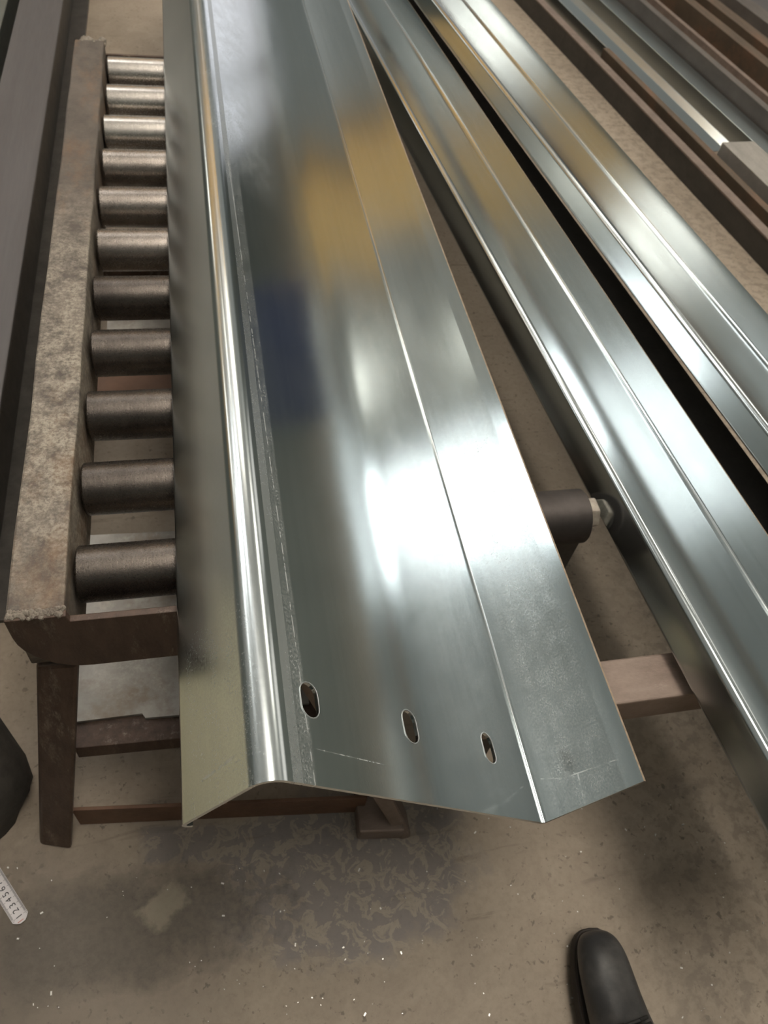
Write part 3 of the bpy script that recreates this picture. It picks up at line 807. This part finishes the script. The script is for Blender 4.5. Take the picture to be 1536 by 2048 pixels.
# ------------------------------------------------------------------ boot
def boot():
    toe = at(1163, 1864, 0.012); back = at(1240, 2040, 0.08)
    d = toe - back; d.z = 0; d.normalize()
    side = Vector((d.y, -d.x, 0))        # to the right
    o = thing('work_boot', 'scuffed black leather work boot on bare concrete, only its toe and laces in view', 'boot', toe)
    P = lambda s, a, z: toe - d * s + side * a + Vector((0, 0, z))
    n = 28
    def sole_ring(z, grow):
        L = 0.295; r = []
        pts = []
        for k in range(40):
            q = 2 * math.pi * k / 40
            c, s_ = math.cos(q), math.sin(q)
            # c: +1 toe, -1 heel
            pos = (1 - c) / 2 * L
            wdt = 0.0435 + 0.004 * min(1, pos / 0.14) if pos < 0.15 else 0.0475 - 0.009 * min(1, (pos - 0.15) / 0.08)
            e = 0.8
            a = wdt * math.copysign(abs(s_) ** 0.62, s_)
            pos = L / 2 - (L / 2 + grow) * math.copysign(abs(c) ** 0.75, c)
            r.append(P(pos, a * (1 + grow * 14) + 0.006 * (1 - pos / L), z))
        return r
    bm = bmesh.new(); loft(bm, [sole_ring(0.0, -0.001), sole_ring(0.006, 0.002), sole_ring(0.022, 0.002), sole_ring(0.026, 0.0)])
    so = obj('sole', bm, M['sole'], smooth=True)
    child(so, o)
    # upper: sections from the toe back, then turning up the ankle
    secs = [  # s, z centre, tilt deg, half width, half height
        (0.004, 0.034, 0, 0.012, 0.010), (0.010, 0.039, 0, 0.025, 0.018), (0.024, 0.044, 0, 0.034, 0.025), (0.045, 0.047, 0, 0.0395, 0.029),
        (0.075, 0.049, 0, 0.0420, 0.031), (0.105, 0.053, 6, 0.0435, 0.034), (0.135, 0.059, 12, 0.045, 0.040), (0.165, 0.070, 22, 0.046, 0.049),
        (0.195, 0.086, 38, 0.045, 0.059), (0.213, 0.110, 60, 0.046, 0.062), (0.222, 0.140, 82, 0.049, 0.061), (0.225, 0.175, 90, 0.052, 0.060), (0.225, 0.215, 90, 0.054, 0.061)]
    rings = []
    for (s, z, tl_, hw, hh) in secs:
        r = []
        for k in range(n):
            q = 2 * math.pi * k / n
            a = hw * math.copysign(abs(math.cos(q)) ** 0.85, math.cos(q)); h = hh * math.copysign(abs(math.sin(q)) ** 0.85, math.sin(q))
            zz = z + h * math.cos(R(tl_)); ss = s - h * math.sin(R(tl_))
            if tl_ < 60: zz = max(zz, 0.024)
            ss = min(ss, 0.29)
            r.append(P(ss, a + 0.006 * (1 - ss / 0.3), max(zz, 0.024)))
        rings.append(r)
    bm = bmesh.new(); loft(bm, rings, True, True)
    u = obj('upper', bm, M['boot'], smooth=True)
    sd = u.modifiers.new('sub', 'SUBSURF'); sd.levels = 1; sd.render_levels = 2
    child(u, o)
    def top(s):
        for i in range(len(secs) - 1):
            if secs[i][0] <= s <= secs[i + 1][0]:
                f = (s - secs[i][0]) / (secs[i + 1][0] - secs[i][0]); a_, b_ = secs[i], secs[i + 1]
                v = [a_[k] + (b_[k] - a_[k]) * f for k in range(5)]
                return v[0] - v[4] * math.sin(R(v[2])), v[1] + v[4] * math.cos(R(v[2])), v[3]
        return None
    # raised eyestay flaps and laces over the instep
    bm = bmesh.new()
    for sgn in (-1, 1):
        rr_ = []
        for s in (0.145, 0.160, 0.178, 0.193):
            ts_, tz, hw = top(s)
            rr_.append([P(ts_, sgn * (0.010 + 0.004 * (s > .15)), tz + 0.002), P(ts_, sgn * 0.034, tz - 0.012), P(ts_ + 0.004, sgn * 0.034, tz - 0.017), P(ts_ + 0.004, sgn * 0.010, tz - 0.006)])
        loft(bm, rr_)
    child(obj('eyestay', bm, M['sole'], smooth=True), o)
    for k, s in enumerate((0.150, 0.163, 0.177, 0.190)):
        ts_, tz, hw = top(s)
        bm = bmesh.new()
        pr_ = [P(ts_ + 0.004, -0.028, tz - 0.004), P(ts_ + 0.001, -0.012, tz + 0.005), P(ts_ - 0.003, 0.012, tz + 0.005), P(ts_ - 0.006, 0.028, tz - 0.004)]
        for a_, b_ in zip(pr_, pr_[1:]): cyl(bm, a_, b_, 0.0028, 10)
        child(obj('lace', bm, M['black'], smooth=True), o)
    # welt
    bm = bmesh.new(); loft(bm, [sole_ring(0.0262, -0.002), sole_ring(0.030, -0.004)])
    child(obj('welt', bm, M['sole'], smooth=True), o)
boot()

# ------------------------------------------------------------------ steel tape
def tape():
    a = at(39.4, 1832.6, 0.002); b = at(5.7, 1778.6, 0.002)
    d = (b - a); unit = d.length / 5.0; d.normalize(); side = Vector((-d.y, d.x, 0))   # text up
    o = thing('tape_measure', 'white numbered steel tape end lying on the dirty floor', 'tape measure', a)
    start = a - d * unit
    hw = 0.0125
    bm = bmesh.new(); L = 0.15
    pts = [(-0.001, -hw * 0.45), (-0.001, hw * 0.5), (0.006, hw), (L, hw), (L, -hw), (0.005, -hw)]
    def zc(w): return 0.0012 + 0.0016 * (w / hw) ** 2
    rows = []
    for k in range(7):
        wv = -hw + 2 * hw * k / 6
        s0 = 0.0 if abs(wv) < hw * 0.5 else (0.003 if abs(wv) < hw * 0.9 else 0.007)
        rows.append([start + d * s0 + side * wv + Vector((0, 0, zc(wv))), start + d * L + side * wv + Vector((0, 0, zc(wv)))])
    up = [[bm.verts.new(p) for p in r] for r in rows]; dn = [[bm.verts.new(p - Vector((0, 0, 0.0006))) for p in r] for r in rows]
    for k in range(6):
        bm.faces.new((up[k][0], up[k][1], up[k + 1][1], up[k + 1][0])); bm.faces.new((dn[k][0], dn[k + 1][0], dn[k + 1][1], dn[k][1]))
        for e in (0, 1): bm.faces.new((up[k][e], up[k + 1][e], dn[k + 1][e], dn[k][e]))
    for k in (0, 6): bm.faces.new((up[k][0], dn[k][0], dn[k][1], up[k][1]))
    child(obj('blade', bm, M['white_blade'], smooth=True), o)
    rot = Matrix((( d.x, side.x, 0), (d.y, side.y, 0), (0, 0, 1))).to_4x4()
    for k in range(1, 8):
        cu = bpy.data.curves.new('number', 'FONT'); cu.body = str(k); cu.size = 0.0135; cu.align_x = 'CENTER'; cu.align_y = 'CENTER'; cu.extrude = 0.0001
        tmp = bpy.data.objects.new('tmp', cu); COL.objects.link(tmp)
        bpy.context.view_layer.update()
        me = bpy.data.meshes.new_from_object(tmp.evaluated_get(bpy.context.evaluated_depsgraph_get()))
        bpy.data.objects.remove(tmp)
        me.transform(Matrix.Translation(start + d * unit * k + Vector((0, 0, 0.0017))) @ rot)
        me.materials.clear()
        child(link_mesh('number', me, M['ink']), o)
    bm = bmesh.new(); br = bmesh.new()
    for k in range(0, 128):
        s = 0.008 + k * unit / 10
        if s < 0.012 and k % 2: continue
        ln_ = 0.0055 if k % 10 == 2 else 0.0028
        for sg in (-1, 1):
            c = start + d * s + side * sg * (hw - 0.0006)
            c2 = c - side * sg * ln_
            z = Vector((0, 0, zc(hw) - 0.00015)); z2 = Vector((0, 0, zc(hw - ln_) + 0.0004))
            w_ = d * 0.00022
            vs = [bm.verts.new(q) for q in (c - w_ + z + Vector((0, 0, 0.0004)), c + w_ + z + Vector((0, 0, 0.0004)), c2 + w_ + z2, c2 - w_ + z2)]
            bm.faces.new(vs)
    child(obj('graduations', bm, M['ink']), o)
    for wv in (0.000, 0.004):
        c = start + d * 0.0025 + side * wv
        vs = [br.verts.new(c + d * e + side * f + Vector((0, 0, zc(wv) + 0.0006))) for e, f in ((0, -0.003), (0, 0.002), (0.0012, 0.003), (0.0012, -0.002))]
        br.faces.new(vs)
    child(obj('red_mark', br, M['red_ink']), o)
tape()

# ------------------------------------------------------------------ grimy open sack at the far left
def sack():
    c = at(-60, 1520, 0.0) ; c = Vector((-0.492, 0.515, 0))
    o = thing('sack', 'black grimy open sack slumped beside the conveyor leg at the left edge', 'sack', c)
    rings = []
    n = 36
    for (z, rx, ry, dx, dy) in ((0.0, 0.135, 0.11, 0.0, 0.0), (0.05, 0.145, 0.12, 0.0, 0), (0.11, 0.135, 0.12, 0.0, 0.01), (0.17, 0.125, 0.13, -0.01, 0.03), (0.20, 0.12, 0.135, -0.015, 0.04)):
        r = []
        for k in range(n):
            q = 2 * math.pi * k / n
            wob = 1 + 0.035 * math.sin(5 * q + z * 30) + 0.025 * math.sin(9 * q - z * 55)
            r.append(c + Vector((dx + rx * wob * math.cos(q), dy + ry * wob * math.sin(q), z + (0.02 * math.sin(3 * q) if z > 0.15 else 0))))
        rings.append(r)
    cen = c + Vector((-0.012, 0.035, 0))
    inner = [[cen + (p - cen) * f + Vector((0, 0, dz)) for p in rings[-1]] for f, dz in ((0.93, 0.002), (0.86, -0.02), (0.7, -0.15))]
    bm = bmesh.new(); loft(bm, rings + inner[:0], True, False)
    child(obj('sack_body', bm, M['sack'], smooth=True), o)
    bm = bmesh.new(); loft(bm, [rings[-1], inner[0], inner[1]], False, False)
    child(obj('rim', bm, M['sack_rim'], smooth=True), o)
    bm = bmesh.new(); loft(bm, [inner[1], inner[2]], False, True)
    child(obj('lining', bm, M['black'], smooth=True), o)
sack()

# ------------------------------------------------------------------ grit on the floor
bm = bmesh.new()
for k in range(150):
    x = random.uniform(0, 1536); y = random.uniform(1600, 2048)
    if x < 860 and y < 1730: continue
    p = at(x, y, 0.001)
    s = random.choice((0.0008, 0.001, 0.0013, 0.0022))
    bmesh.ops.create_cube(bm, size=1, matrix=Matrix.Translation(p) @ Matrix.Rotation(random.uniform(0, 3), 4, 'Z') @ Matrix.Diagonal((s, s * random.uniform(0.6, 2.4), 0.0014, 1)))
tag(obj('metal_grit', bm, M['chip']), 'bright metal grit and chips scattered over the concrete floor', 'grit', kind='stuff')
